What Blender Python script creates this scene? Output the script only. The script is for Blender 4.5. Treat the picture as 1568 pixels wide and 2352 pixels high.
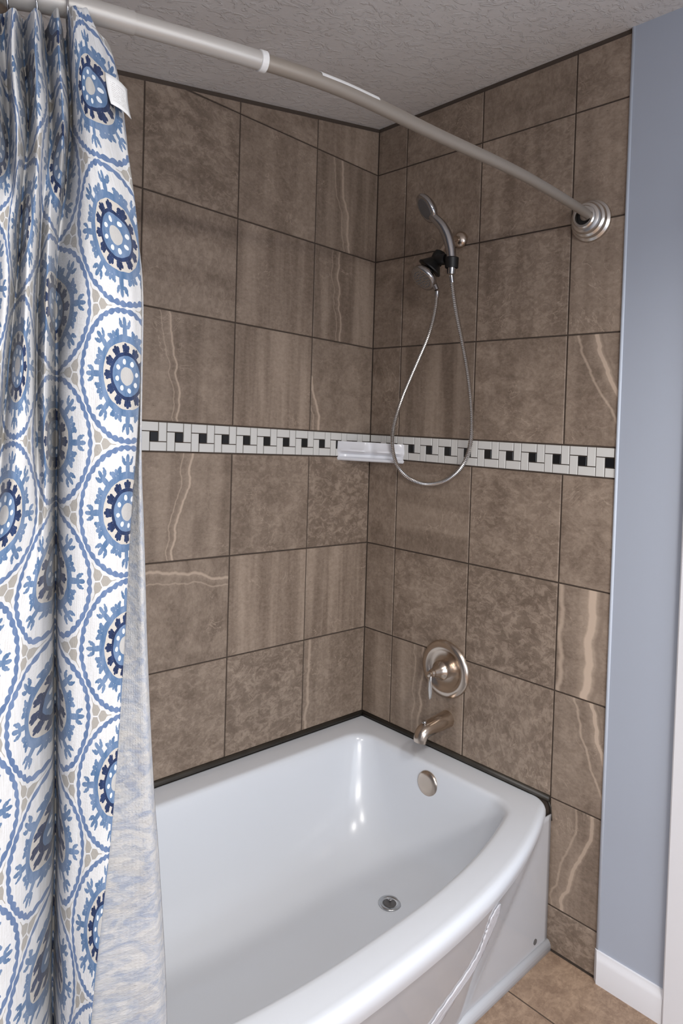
import bpy, bmesh, math, random
from mathutils import Vector, Matrix
from math import sin, cos, pi, sqrt, atan2, radians

for o in list(bpy.data.objects): bpy.data.objects.remove(o)
S = bpy.context.scene
COL = S.collection
rnd = random.Random(7)

# ------------------------------------------------------------------ camera
cam_d = bpy.data.cameras.new('camera'); cam = bpy.data.objects.new('camera', cam_d); COL.objects.link(cam)
cam.location = (-1.78806, -1.69349, 1.43102)
cam.rotation_euler = (1.54539, -0.029194, -0.770462)
cam_d.sensor_fit = 'HORIZONTAL'; cam_d.sensor_width = 36.0
cam_d.lens = 1567.655 * 36.0 / 1568.0
cam_d.shift_x = 0.0; cam_d.shift_y = (1041.286 - 1176.0) / 1568.0
cam_d.clip_start = 0.02
S.camera = cam

# ------------------------------------------------------------------ light and exposure
S.view_settings.view_transform = 'Standard'; S.view_settings.look = 'None'
S.view_settings.gamma = 1.0; S.view_settings.use_curve_mapping = False
S.view_settings.exposure = 0.17
W = bpy.data.worlds.new('world'); S.world = W; W.use_nodes = True
W.node_tree.nodes['Background'].inputs[0].default_value = (0.8, 0.88, 1.0, 1)
W.node_tree.nodes['Background'].inputs[1].default_value = 0.2

def area(name, loc, rot, size, energy, color, shape='DISK', size_y=None):
    d = bpy.data.lights.new(name, 'AREA'); d.shape = shape; d.size = size
    if size_y: d.size_y = size_y
    d.energy = energy; d.color = color
    o = bpy.data.objects.new(name, d); COL.objects.link(o); o.location = loc; o.rotation_euler = rot
    return o
# lamp head just above the photographer, facing down towards the alcove
area('lamp_head', (-1.66, -1.72, 2.05), (radians(-6), 0, radians(-45)), 0.24, 15, (1.0, 0.965, 0.92))
# added fill light, further right, to lighten the tub and alcove
area('tub_fill', (-.75, -1.80, 2.08), (radians(-6), 0, radians(-10)), 0.24, 11, (1.0, 0.97, 0.93))
# added wide fill light at the rear, facing down and forward
area('rear_fill', (-2.1, -3.1, 1.90), (radians(26), 0, radians(-25)), 0.9, 30, (1.0, 0.975, 0.95), 'RECTANGLE', .2)
# added soft cool fill light, low behind the photographer
area('low_cool_fill', (-1.2, -3.2, .90), (radians(80), 0, radians(-4)), 1.2, 18, (0.86, 0.92, 1.0), 'RECTANGLE', 1.5)

# ------------------------------------------------------------------ the measured room
TL, TR = 0.019485, -0.021087      # the house has settled: courses and floor run about 1 in 50 out of level
TS = 0.3078                        # tile pitch
ZB, ZT = 1.3570, 1.3570 + 0.0833   # mosaic band
ZR = 0.420                         # tub rim
C1, D1, EDGE = 0.2900, 0.1330, 0.9019
GAP = 0.0042
def ceil_z(x, y): return 2.5274 + 0.1944 * x - 0.0140 * y

# ------------------------------------------------------------------ node helpers
class E:
    """small expression wrapper: arithmetic on sockets makes Math nodes"""
    def __init__(s, nt, v): s.nt = nt; s.v = v
    def _m(s, op, *a):
        n = s.nt.nodes.new('ShaderNodeMath'); n.operation = op
        for i, x in enumerate((s,) + a):
            x = x.v if isinstance(x, E) else x
            if isinstance(x, (int, float)): n.inputs[i].default_value = x
            else: s.nt.links.new(x, n.inputs[i])
        return E(s.nt, n.outputs[0])
    def __add__(s, o): return s._m('ADD', o)
    __radd__ = __add__
    def __sub__(s, o): return s._m('SUBTRACT', o)
    def __rsub__(s, o): return E(s.nt, o)._m('SUBTRACT', s)
    def __mul__(s, o): return s._m('MULTIPLY', o)
    __rmul__ = __mul__
    def __truediv__(s, o): return s._m('DIVIDE', o)
    def min(s, o): return s._m('MINIMUM', o)
    def max(s, o): return s._m('MAXIMUM', o)
    def lt(s, o): return s._m('LESS_THAN', o)
    def gt(s, o): return s._m('GREATER_THAN', o)
    def abs(s): return s._m('ABSOLUTE')
    def sqrt(s): return s._m('SQRT')
    def sin(s): return s._m('SINE')
    def cos(s): return s._m('COSINE')
    def floor(s): return s._m('FLOOR')
    def atan2(s, o): return s._m('ARCTAN2', o)
    def pow(s, o): return s._m('POWER', o)
    def clamp(s): return s.max(0.0).min(1.0)
    def cmod(s, p):          # centred modulo, result in [-p/2, p/2]
        return s - ((s / p) + 0.5).floor() * p
    def step(s, a, b):       # smooth 0..1 ramp from a to b
        n = s.nt.nodes.new('ShaderNodeMapRange'); n.interpolation_type = 'SMOOTHSTEP'
        s.nt.links.new(s.v, n.inputs[0])
        lo, hi, r0, r1 = (a, b, 0.0, 1.0) if b > a else (b, a, 1.0, 0.0)
        n.inputs[1].default_value = lo; n.inputs[2].default_value = hi
        n.inputs[3].default_value = r0; n.inputs[4].default_value = r1
        return E(s.nt, n.outputs[0])

def new_mat(name):
    m = bpy.data.materials.new(name); m.use_nodes = True
    nt = m.node_tree; b = nt.nodes['Principled BSDF']
    return m, nt, b
def sock(x): return x.v if isinstance(x, E) else x
def mix(nt, fac, a, b):
    n = nt.nodes.new('ShaderNodeMix'); n.data_type = 'RGBA'
    for i, x in ((0, fac), (6, a), (7, b)):
        x = sock(x)
        if isinstance(x, (int, float)): n.inputs[i].default_value = x
        elif isinstance(x, tuple): n.inputs[i].default_value = x if len(x) == 4 else x + (1,)
        else: nt.links.new(x, n.inputs[i])
    return n.outputs[2]
def noise(nt, vec, scale, detail=4.0, rough=0.55, dist=0.0):
    n = nt.nodes.new('ShaderNodeTexNoise'); n.inputs['Scale'].default_value = scale
    n.inputs['Detail'].default_value = detail; n.inputs['Roughness'].default_value = rough
    n.inputs['Distortion'].default_value = dist
    if vec is not None: nt.links.new(sock(vec), n.inputs['Vector'])
    return E(nt, n.outputs[0])
def vec(nt, x, y, z=0.0):
    n = nt.nodes.new('ShaderNodeCombineXYZ')
    for i, c in enumerate((x, y, z)):
        c = sock(c)
        if isinstance(c, (int, float)): n.inputs[i].default_value = c
        else: nt.links.new(c, n.inputs[i])
    return n.outputs[0]
def bump(nt, b, h, strength, dist):
    n = nt.nodes.new('ShaderNodeBump'); n.inputs['Strength'].default_value = strength
    n.inputs['Distance'].default_value = dist
    nt.links.new(sock(h), n.inputs['Height']); nt.links.new(n.outputs[0], b.inputs['Normal'])
def texc(nt, which):
    n = nt.nodes.new('ShaderNodeTexCoord'); s = nt.nodes.new('ShaderNodeSeparateXYZ')
    nt.links.new(n.outputs[which], s.inputs[0])
    return E(nt, s.outputs[0]), E(nt, s.outputs[1]), E(nt, s.outputs[2]), n.outputs[which]
def attr(nt, name):
    n = nt.nodes.new('ShaderNodeAttribute'); n.attribute_type = 'OBJECT'; n.attribute_name = name
    return E(nt, n.outputs['Fac'])
def srgb(r, g, b):
    f = lambda c: (c / 255 / 12.92) if c / 255 <= 0.04045 else ((c / 255 + 0.055) / 1.055) ** 2.4
    return (f(r), f(g), f(b), 1)

def plain(name, col, rough=0.5, metal=0.0, spec=0.5, bscale=0, bstr=0.2, bdist=0.001, var=0.0, coat=0.0):
    m, nt, b = new_mat(name)
    b.inputs['Base Color'].default_value = col; b.inputs['Roughness'].default_value = rough
    b.inputs['Metallic'].default_value = metal; b.inputs['Specular IOR Level'].default_value = spec
    b.inputs['Coat Weight'].default_value = coat
    x, y, z, v = texc(nt, 'Object')
    if bscale: bump(nt, b, noise(nt, v, bscale, 5), bstr, bdist)
    if var:
        n = noise(nt, v, 9.0, 3).step(0.3, 0.7)
        dark = tuple(c * (1 - var) for c in col[:3]) + (1,)
        nt.links.new(mix(nt, n, dark, col), b.inputs['Base Color'])
    return m

# ---- stone-look ceramic tile: everything is in the tile's own colour, driven by per-tile properties
def tile_material(name, light, mid, dark, fleck=1.0):
    m, nt, b = new_mat(name)
    u0, v0, _, _ = texc(nt, 'UV')
    rot = attr(nt, 'rot'); seed = attr(nt, 'seed'); band = attr(nt, 'band'); moss = attr(nt, 'moss')
    u = u0 * (1 - rot) + v0 * rot
    v = v0 * (1 - rot) + (1 - u0) * rot
    so = seed * 37.13
    # soft vertical bands
    nb = noise(nt, vec(nt, u * 5.0 + so, v * 0.35, seed), 1.0, 3, .6, .2).step(.32, .68)
    # cloudy mottling
    nc = noise(nt, vec(nt, u * 3 + so, v * 3.4 + so, seed), 1.3, 7, .66, .6).step(.30, .72)
    # fine stone texture stretched horizontally
    nf = noise(nt, vec(nt, u * 26 + so, v * 34 + so, seed), 1.0, 6, .68, .4)
    nm = noise(nt, vec(nt, u * 11 + so, v * 14 - so, seed), 1.0, 8, .74, .8)
    t = nb * band + nc * (1 - band)
    t = (t - .5) * .85 + (nf - .5) * 1.3 + .5
    c = mix(nt, t.clamp(), dark, light)
    c = mix(nt, .22, c, mid)
    # mossy, bitten surface
    mf = (nm.step(.44, .60) - .5) * moss * .95
    c = mix(nt, mf.max(0.0), c, light); c = mix(nt, (mf * -1).max(0.0), c, dark)
    # small dark pits and pale flecks
    pit = noise(nt, vec(nt, u * 42 + so, v * 95, seed + 3), 1.0, 2, .5).step(.70, .76)
    c = mix(nt, pit * .55 * fleck, c, tuple(q * .45 for q in dark[:3]) + (1,))
    flk = noise(nt, vec(nt, u * 34 - so, v * 60, seed + 9), 1.0, 3, .55, 1.0).step(.69, .78)
    c = mix(nt, flk * .5 * fleck, c, tuple(min(1, q * 1.55) for q in light[:3]) + (1,))
    # thin crack-like marble threads
    th = (noise(nt, vec(nt, u * 2.2 - so, v * 2.2 + so, seed), 1.2, 4, .6, 1.3) - .5).abs().step(.012, .0)
    thm = noise(nt, vec(nt, u * 2 + so, v * 2, seed + 5), 1.0, 2).step(.52, .66)
    c = mix(nt, th * thm * .45, c, tuple(min(1, q * 1.35) for q in light[:3]) + (1,))
    # the long pale veins that some tiles have: S-curve from 'vt' at the top to 'vb' at the bottom
    vt, vb, vs, vw = attr(nt, 'vt'), attr(nt, 'vb'), attr(nt, 'vs'), attr(nt, 'vw')
    wob = (noise(nt, vec(nt, seed, v * 4.0, seed), 1.0, 3, .5) - .5) * .15
    sc = v.step(0.0, 1.0)
    uc = vb + (vt - vb) * sc + wob
    d = (u - uc) / vw
    core = d.abs().step(.9, 0.25)
    halo = (d.abs().step(3.0, .5)) * .28
    d2 = (u - uc + vw * 5.0 + (v - .5) * .05) / (vw * .7)
    twin = d2.abs().step(1.0, .1) * .6
    edge = (d - 1.5).abs().step(.6, .1) * .5
    c = mix(nt, (halo + core + twin).clamp() * vs, c, tuple(min(1, q * 1.5) for q in light[:3]) + (1,))
    c = mix(nt, edge * vs * .7, c, dark)
    # whole-tile tone
    tone = attr(nt, 'tone')
    mul = nt.nodes.new('ShaderNodeMix'); mul.data_type = 'RGBA'; mul.blend_type = 'MULTIPLY'
    mul.inputs[0].default_value = 1.0; nt.links.new(c, mul.inputs[6])
    nt.links.new(vec(nt, tone, tone, tone), mul.inputs[7])
    nt.links.new(mul.outputs[2], b.inputs['Base Color'])
    b.inputs['Roughness'].default_value = .52; b.inputs['Specular IOR Level'].default_value = .35
    bump(nt, b, nf * .5 + nm * moss * 1.5 - pit * .5, .35, .0012)
    return m

M = {}
M['tile'] = tile_material('stone_tile', (.41, .322, .252, 1), (.295, .225, .172, 1), (.150, .108, .080, 1))
M['floor_tile'] = tile_material('floor_stone_tile', (.47, .335, .235, 1), (.36, .25, .175, 1), (.20, .13, .09, 1))
M['grout'] = plain('brown_grout', (.075, .055, .042, 1), .9, bscale=300, bstr=.3)
M['caulk'] = plain('dark_caulk', (.045, .038, .030, 1), .45, bscale=40, bstr=.4, bdist=.002, var=.4)
M['mosaic_white'] = plain('white_mosaic', (.74, .73, .70, 1), .28, bscale=30, bstr=.08)
M['mosaic_black'] = plain('black_mosaic', (.010, .010, .011, 1), .22)
M['mosaic_grout'] = plain('mosaic_grout', (.06, .055, .05, 1), .9)
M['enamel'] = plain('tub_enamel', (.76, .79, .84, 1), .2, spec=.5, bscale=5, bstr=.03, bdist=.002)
M['apron'] = plain('shaded_apron_enamel', (.50, .50, .52, 1), .12, spec=.5, bscale=4, bstr=.03, bdist=.002)  # darker copy of the tub enamel; the apron's shade is put into the colour
M['ceramic'] = plain('white_ceramic', (.80, .80, .83, 1), .18)
M['white_paint'] = plain('white_paint', (.82, .82, .85, 1), .38, bscale=60, bstr=.05)
M['blue_paint'] = plain('blue_wall_paint', (.425, .465, .545, 1), .62, bscale=140, bstr=.12, bdist=.0008)
M['caulk_white'] = plain('pale_caulk', (.62, .68, .78, 1), .5, bscale=80, bstr=.3, bdist=.001)
M['nickel'] = plain('brushed_nickel', (.62, .53, .45, 1), .24, 1.0, bscale=200, bstr=.04, bdist=.0004)
M['rod_nickel'] = plain('satin_rod', (.33, .285, .24, 1), .5, .4, bscale=200, bstr=.04, bdist=.0004)
M['rod_pale'] = plain('pale_rod_sleeve', (.52, .49, .455, 1), .45, .35)
M['flange'] = plain('satin_flange', (.74, .71, .67, 1), .27, 1.0)
M['chrome'] = plain('chrome', (.46, .445, .44, 1), .12, 1.0)
M['chrome_hose'] = plain('chrome_hose', (.58, .565, .55, 1), .22, 1.0)
M['black'] = plain('black_plastic', (.006, .006, .006, 1), .45)
M['dark_hole'] = plain('dark_opening', (.012, .011, .011, 1), .6)
M['plastic'] = plain('white_plastic', (.80, .79, .77, 1), .35)
M['steel'] = plain('drain_steel', (.55, .56, .57, 1), .3, 1.0)
M['reflect_strip_mat'] = plain('painted_reflection', (.70, .70, .74, 1), .35, bscale=60, bstr=.3, bdist=.002)  # paler than the apron: a reflection put into the colour
M['rubber'] = plain('nozzle_grey', (.12, .115, .115, 1), .5)

def ceiling_material():
    m, nt, b = new_mat('textured_ceiling')
    x, y, z, v = texc(nt, 'Object')
    n1 = noise(nt, vec(nt, x * 1.0, y * 1.6, 0), 26, 5, .6, 1.2)
    blob = n1.step(.50, .62)
    n2 = noise(nt, v, 130, 3)
    nt.links.new(mix(nt, noise(nt, v, 3, 2).step(.3, .7), (.74, .705, .68, 1), (.80, .77, .745, 1)), b.inputs['Base Color'])
    b.inputs['Roughness'].default_value = .7
    bump(nt, b, blob * .8 + n2 * .25, .6, .004)
    return m
M['ceiling'] = ceiling_material()

# ---- printed curtain cloth: circles in a honeycomb, each holding a scalloped suzani flower
PP = 0.175
def curtain_material(name, faded):
    m, nt, b = new_mat(name)
    U, V, _, _ = texc(nt, 'UV')       # metres of cloth / P
    n = noise(nt, vec(nt, U * 9, V * 9, 0), 1.0, 2)
    n2 = noise(nt, vec(nt, U * 9 + 31, V * 9 + 17, 0), 1.0, 2)
    u = U + (n - .5) * .022; v = V + (n2 - .5) * .022
    R3 = sqrt(3)
    ax, ay = u.cmod(R3), v.cmod(1.0)
    bx, by = (u - R3 / 2).cmod(R3), (v - .5).cmod(1.0)
    da, db = ax * ax + ay * ay, bx * bx + by * by
    sel = da.lt(db)
    dx = ax * sel + bx * (1 - sel); dy = ay * sel + by * (1 - sel)
    r = (dx * dx + dy * dy).sqrt() * 2.0
    th = dy.atan2(dx)
    def ell(a, bb, a0, b0, ra, rb):
        p = (a - a0) / ra; q = (bb.abs() - b0) / rb
        return p * p + q * q
    def fold(k, off=0.0):
        t = (th + off).cmod(2 * pi / k)
        return r * t.cos(), r * t.sin()
    # outline ring with scalloped inner edge
    sca = (th * 22).cos().abs() * .030
    ring = ((r - .958).abs()).lt(.024).max(((r - .932).abs()).lt(sca)).max(((r - .978).abs()).lt(sca * .6))
    # eight blue tridents growing out of a blue ring
    a, t8 = fold(8)
    tri = ell(a, t8, .64, 0, .12, .046).min(ell(a, t8, .790, 0, .072, .036)).min(ell(a, t8, .760, .085, .040, .034)).min(ell(a, t8, .722, .045, .030, .055)).min(ell(a, t8, .800, .105, .030, .018))
    a2, t82 = fold(8, pi / 8)
    bumps = ell(a2, t82, .625, .070, .055, .042).min(ell(a2, t82, .640, 0, .055, .034)).min(ell(a2, t82, .66, .105, .030, .026))
    blue = tri.min(bumps).lt(1.0).max(((r - .545).abs()).lt(.052))
    beige = r.lt(.493)
    # navy flowers hanging on a navy ring
    a3, t12 = fold(12)
    pet = ell(a3, t12, .375, 0, .085, .030).min(ell(a3, t12, .445, 0, .036, .030)).min(ell(a3, t12, .418, .048, .034, .026)).min(ell(a3, t12, .375, .045, .030, .018))
    navy = pet.lt(1.0).max(((r - .312).abs()).lt(.040))
    inner = r.lt(.30)
    a4, t84 = fold(8, .2)
    dia = ell(a4, t84, .215, 0, .040, .036).lt(1.0)
    core = r.lt(.135)
    # interstices: grey blobs split by white veins
    t6 = th.cmod(pi / 3); veins = (r * t6.sin()).abs()          # three blobs round the middle of each gap
    lobes = (1.040 + ((r * t6.sin()) * 34).cos() * .012)
    blobs = veins.gt(.011) * (r - lobes).gt(0.0) * (((r * t6.cos() - 1.155) * (r * t6.cos() - 1.155) + veins * veins).sqrt().gt(.012))
    # dye is uneven like water colour
    wc = noise(nt, vec(nt, U * 14, V * 5, 0), 1.0, 4, .6).step(.3, .7)
    streak = noise(nt, vec(nt, U * 95, V * 6, 0), 1.0, 2)
    white = mix(nt, streak.step(.35, .75), (.62, .62, .63, 1), (.55, .545, .535, 1))
    cblue = mix(nt, wc, (.062, .128, .245, 1), (.150, .218, .34, 1))
    cring = mix(nt, wc, (.085, .140, .265, 1), (.135, .195, .330, 1))
    cnavy = mix(nt, wc, (.003, .012, .050, 1), (.014, .034, .105, 1))
    c = mix(nt, blobs, white, (.335, .315, .285, 1))
    c = mix(nt, ring, c, cring)
    c = mix(nt, blue, c, cblue)
    c = mix(nt, beige, c, (.50, .465, .42, 1))
    c = mix(nt, navy, c, cnavy)
    c = mix(nt, inner, c, cblue)
    c = mix(nt, inner * dia, c, (.66, .68, .70, 1))
    c = mix(nt, core, c, (.42, .41, .40, 1))
    if faded:
        q = noise(nt, vec(nt, U * 7, V * 9, 0), 1.0, 6, .75, .8).step(.40, .66)
        w2 = mix(nt, q, (.50, .49, .48, 1), (.32, .35, .42, 1))
        c = mix(nt, .12, w2, c)
    nt.links.new(c, b.inputs['Base Color'])
    b.inputs['Roughness'].default_value = .72; b.inputs['Specular IOR Level'].default_value = .3
    b.inputs['Sheen Weight'].default_value = .15
    weave = ((U * 330).sin() * .5 + .5) * (noise(nt, vec(nt, U * 30, V * 60, 0), 1.0, 2).step(.45, .6))
    crump = noise(nt, vec(nt, U * 16, V * 16, 0), 1.0, 5, .6)
    bump(nt, b, weave * .35 + crump * (2.2 if faded else .8), .5, .0009 if not faded else .0016)
    return m
M['curtain'] = curtain_material('printed_curtain', False)
M['lining'] = curtain_material('curtain_reverse', True)
def tag_material():
    m, nt, b = new_mat('care_tag')
    U, V, _, _ = texc(nt, 'UV')
    line = (V * 15).cmod(1.0).abs().lt(.20) * (U - .5).abs().lt(.33) * (V - .52).abs().lt(.34)
    word = noise(nt, vec(nt, U * 26, (V * 15 + .5).floor() * 7.7, 0), 1.0, 1).gt(.44)
    nt.links.new(mix(nt, line * word * .6, (.80, .80, .79, 1), (.42, .38, .38, 1)), b.inputs['Base Color'])
    b.inputs['Roughness'].default_value = .5
    return m
M['tag'] = tag_material()

# ------------------------------------------------------------------ object helpers
def tagit(o, label=None, cat=None, group=None, kind=None):
    if label: o['label'] = label
    if cat: o['category'] = cat
    if group: o['group'] = group
    if kind: o['kind'] = kind
    return o
def empty(name, loc, label=None, cat=None, group=None, kind=None):
    o = bpy.data.objects.new(name, None); COL.objects.link(o); o.location = loc; o.empty_display_size = .05
    return tagit(o, label, cat, group, kind)
def link(name, me, mat, parent=None, loc=(0, 0, 0)):
    o = bpy.data.objects.new(name, me); COL.objects.link(o)
    if mat is not None and not me.materials: me.materials.append(mat)
    o.location = loc
    if parent: o.parent = parent
    return o
def obj(name, bm, mat, parent=None, loc=(0, 0, 0), smooth=False, recalc=True):
    """bm in coordinates relative to loc"""
    if recalc: bmesh.ops.recalc_face_normals(bm, faces=bm.faces)
    me = bpy.data.meshes.new(name); bm.to_mesh(me); bm.free()
    if smooth:
        for p in me.polygons: p.use_smooth = True
    return link(name, me, mat, parent, loc)
def auto(o, ang=35):
    me = o.data
    for p in me.polygons: p.use_smooth = True
    me.set_sharp_from_angle(angle=radians(ang))
    return o
def box(bm, x0, x1, y0, y1, z0, z1):
    vs = [bm.verts.new(p) for p in ((x0, y0, z0), (x1, y0, z0), (x1, y1, z0), (x0, y1, z0), (x0, y0, z1), (x1, y0, z1), (x1, y1, z1), (x0, y1, z1))]
    for f in ((0, 3, 2, 1), (4, 5, 6, 7), (0, 1, 5, 4), (1, 2, 6, 5), (2, 3, 7, 6), (3, 0, 4, 7)): bm.faces.new([vs[i] for i in f])
    return vs
def frame(axis):
    a = Vector(axis).normalized(); h = Vector((0, 0, 1)) if abs(a.z) < .9 else Vector((1, 0, 0))
    s = a.cross(h).normalized(); t = a.cross(s).normalized()
    return a, s, t
def lathe(bm, prof, origin, axis, n=40, sx=1.0, sy=1.0, side=None):
    """prof = [(distance along axis, radius)]"""
    a, s, t = frame(axis)
    if side is not None:
        s = (Vector(side) - a * Vector(side).dot(a)).normalized(); t = a.cross(s).normalized()
    O = Vector(origin); rings = []
    for d, r in prof:
        if r < 1e-6: rings.append([bm.verts.new(O + a * d)])
        else: rings.append([bm.verts.new(O + a * d + s * (cos(2 * pi * k / n) * r * sx) + t * (sin(2 * pi * k / n) * r * sy)) for k in range(n)])
    for A, B in zip(rings, rings[1:]):
        if len(A) == 1 and len(B) == 1: continue
        for k in range(n):
            k2 = (k + 1) % n
            if len(A) == 1: bm.faces.new((A[0], B[k], B[k2]))
            elif len(B) == 1: bm.faces.new((A[k], A[k2], B[0]))
            else: bm.faces.new((A[k], A[k2], B[k2], B[k]))
    return rings
def catmull(P, n):
    P = [Vector(p) for p in P]; out = []
    Q = [P[0] * 2 - P[1]] + P + [P[-1] * 2 - P[-2]]
    for i in range(1, len(Q) - 2):
        for k in range(n):
            t = k / n; a, b_, c, d = Q[i - 1], Q[i], Q[i + 1], Q[i + 2]
            out.append(.5 * ((2 * b_) + (c - a) * t + (2 * a - 5 * b_ + 4 * c - d) * t * t + (3 * b_ - a - 3 * c + d) * t ** 3))
    out.append(P[-1]); return out
def tube(bm, path, radius, n=16, cap=True, sx=1.0, ref=None):
    """radius: number or function of 0..1"""
    path = [Vector(p) for p in path]; rings = []; prev = None
    L = len(path)
    for i, p in enumerate(path):
        t = (path[min(i + 1, L - 1)] - path[max(i - 1, 0)]).normalized()
        if prev is None:
            h = Vector(ref) if ref else (Vector((0, 0, 1)) if abs(t.z) < .9 else Vector((1, 0, 0)))
            s = (h - t * h.dot(t)).normalized()
        else: s = (prev - t * prev.dot(t)).normalized()
        prev = s; q = t.cross(s)
        r = radius(i / (L - 1)) if callable(radius) else radius
        if isinstance(r, tuple): r1, r2 = r
        else: r1, r2 = r, r * sx
        rings.append([bm.verts.new(p + s * (cos(2 * pi * k / n) * r1) + q * (sin(2 * pi * k / n) * r2)) for k in range(n)])
    for A, B in zip(rings, rings[1:]):
        for k in range(n): bm.faces.new((A[k], A[(k + 1) % n], B[(k + 1) % n], B[k]))
    if cap: bm.faces.new(rings[0]); bm.faces.new(list(reversed(rings[-1])))
    return rings

# ------------------------------------------------------------------ tiled surfaces
def clip(poly, f):                       # keep the side where f(v, z) >= 0 (f linear)
    out = []
    for i, p in enumerate(poly):
        q = poly[(i + 1) % len(poly)]; a, b_ = f(*p), f(*q)
        if a >= 0: out.append(p)
        if (a >= 0) != (b_ >= 0):
            t = a / (a - b_); out.append((p[0] + (q[0] - p[0]) * t, p[1] + (q[1] - p[1]) * t))
    return out
def inset(poly, d):
    n = len(poly); res = []
    A = sum(poly[i][0] * poly[(i + 1) % n][1] - poly[(i + 1) % n][0] * poly[i][1] for i in range(n))
    sg = 1 if A > 0 else -1
    for i in range(n):
        p0, p1, p2 = poly[i - 1], poly[i], poly[(i + 1) % n]
        def nrm(a, b_):
            dx, dy = b_[0] - a[0], b_[1] - a[1]; l = sqrt(dx * dx + dy * dy) or 1e-9
            return (-dy / l * sg, dx / l * sg)
        n1, n2 = nrm(p0, p1), nrm(p1, p2)
        k = 1 + n1[0] * n2[0] + n1[1] * n2[1]
        k = max(k, .3)
        res.append((p1[0] + (n1[0] + n2[0]) / k * d, p1[1] + (n1[1] + n2[1]) / k * d))
    return res
MAPS = {
    'back': lambda a, b_, o: Vector((-a, -o, b_)),
    'right': lambda a, b_, o: Vector((-o, -a, b_)),
    'floor': lambda a, b_, o: Vector((-a, -b_, o)),
}
cache = {}
def tile(name, surf, poly, cell, mat, parent, bev=.0015, thick=.0075, lift=0.0, flip=False):
    """poly in surface coords; cell = (a0, a1, b0, b1) gives the uv frame"""
    ca = sum(p[0] for p in poly) / len(poly); cb = sum(p[1] for p in poly) / len(poly)
    key = (surf, mat.name, tuple((round(p[0] - ca, 4), round(p[1] - cb, 4)) for p in poly), round((ca - cell[0]) / (cell[1] - cell[0]), 2), round((cb - cell[2]) / (cell[3] - cell[2]), 2))
    mp = MAPS[surf]
    if key in cache: me = cache[key]
    else:
        bm = bmesh.new(); uvl = bm.loops.layers.uv.new('UVMap'); co = {}
        def ring(pl, o):
            vs = []
            for p in pl:
                v = bm.verts.new(mp(p[0] - ca, p[1] - cb, o))
                uu = (p[0] - cell[0]) / (cell[1] - cell[0])
                co[v] = ((1 - uu) if surf == 'back' else uu, (p[1] - cell[2]) / (cell[3] - cell[2])); vs.append(v)
            return vs
        A = ring(poly, -thick); B = ring(poly, -bev); Cc = ring(inset(poly, bev), 0)
        n = len(poly)
        for X, Y in ((A, B), (B, Cc)):
            for k in range(n): bm.faces.new((X[k], X[(k + 1) % n], Y[(k + 1) % n], Y[k]))
        bm.faces.new(Cc); bm.faces.new(list(reversed(A)))
        bmesh.ops.recalc_face_normals(bm, faces=bm.faces)
        for f in bm.faces:
            for l in f.loops: l[uvl].uv = co[l.vert]
        me = bpy.data.meshes.new(name); bm.to_mesh(me); bm.free(); me.materials.append(mat); cache[key] = me
    return link(name, me, None, parent, mp(ca, cb, lift))
def props(o, **k):
    d = dict(seed=rnd.random() * 10, rot=0.0, band=rnd.choice((.15, .35, .8)), moss=rnd.random() * .35, tone=rnd.uniform(.93, 1.06),
             vt=.5, vb=.5, vs=0.0, vw=.012)
    d.update(k)
    for a, b_ in d.items(): o[a] = float(b_)

zs = [ZR - .02 if False else ZB - 3 * TS, ZB - 2 * TS, ZB - TS, ZB]
ROWS = {  # row name: (z0, z1) full cells
    'r0': (ZT + 3 * TS, ZT + 4 * TS), 'r1': (ZT + 2 * TS, ZT + 3 * TS), 'r2': (ZT + TS, ZT + 2 * TS), 'r3': (ZT, ZT + TS),
    'r4': (ZB - TS, ZB), 'r5': (ZB - 2 * TS, ZB - TS), 'r6': (ZB - 3 * TS, ZB - 2 * TS), 'r7': (ZB - 4 * TS, ZB - 3 * TS), 'r8': (ZB - 5 * TS, ZB - 4 * TS)}
BACK = {'D': (C1 - TS, C1), 'C': (C1, C1 + TS), 'B': (C1 + TS, C1 + 2 * TS), 'A': (C1 + 2 * TS, C1 + 3 * TS), 'Z': (C1 + 3 * TS, C1 + 4 * TS)}
RIGHT = {'a': (D1 - TS, D1), 'b': (D1, D1 + TS), 'c': (D1 + TS, D1 + 2 * TS), 'd': (D1 + 2 * TS, D1 + 3 * TS)}
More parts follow.
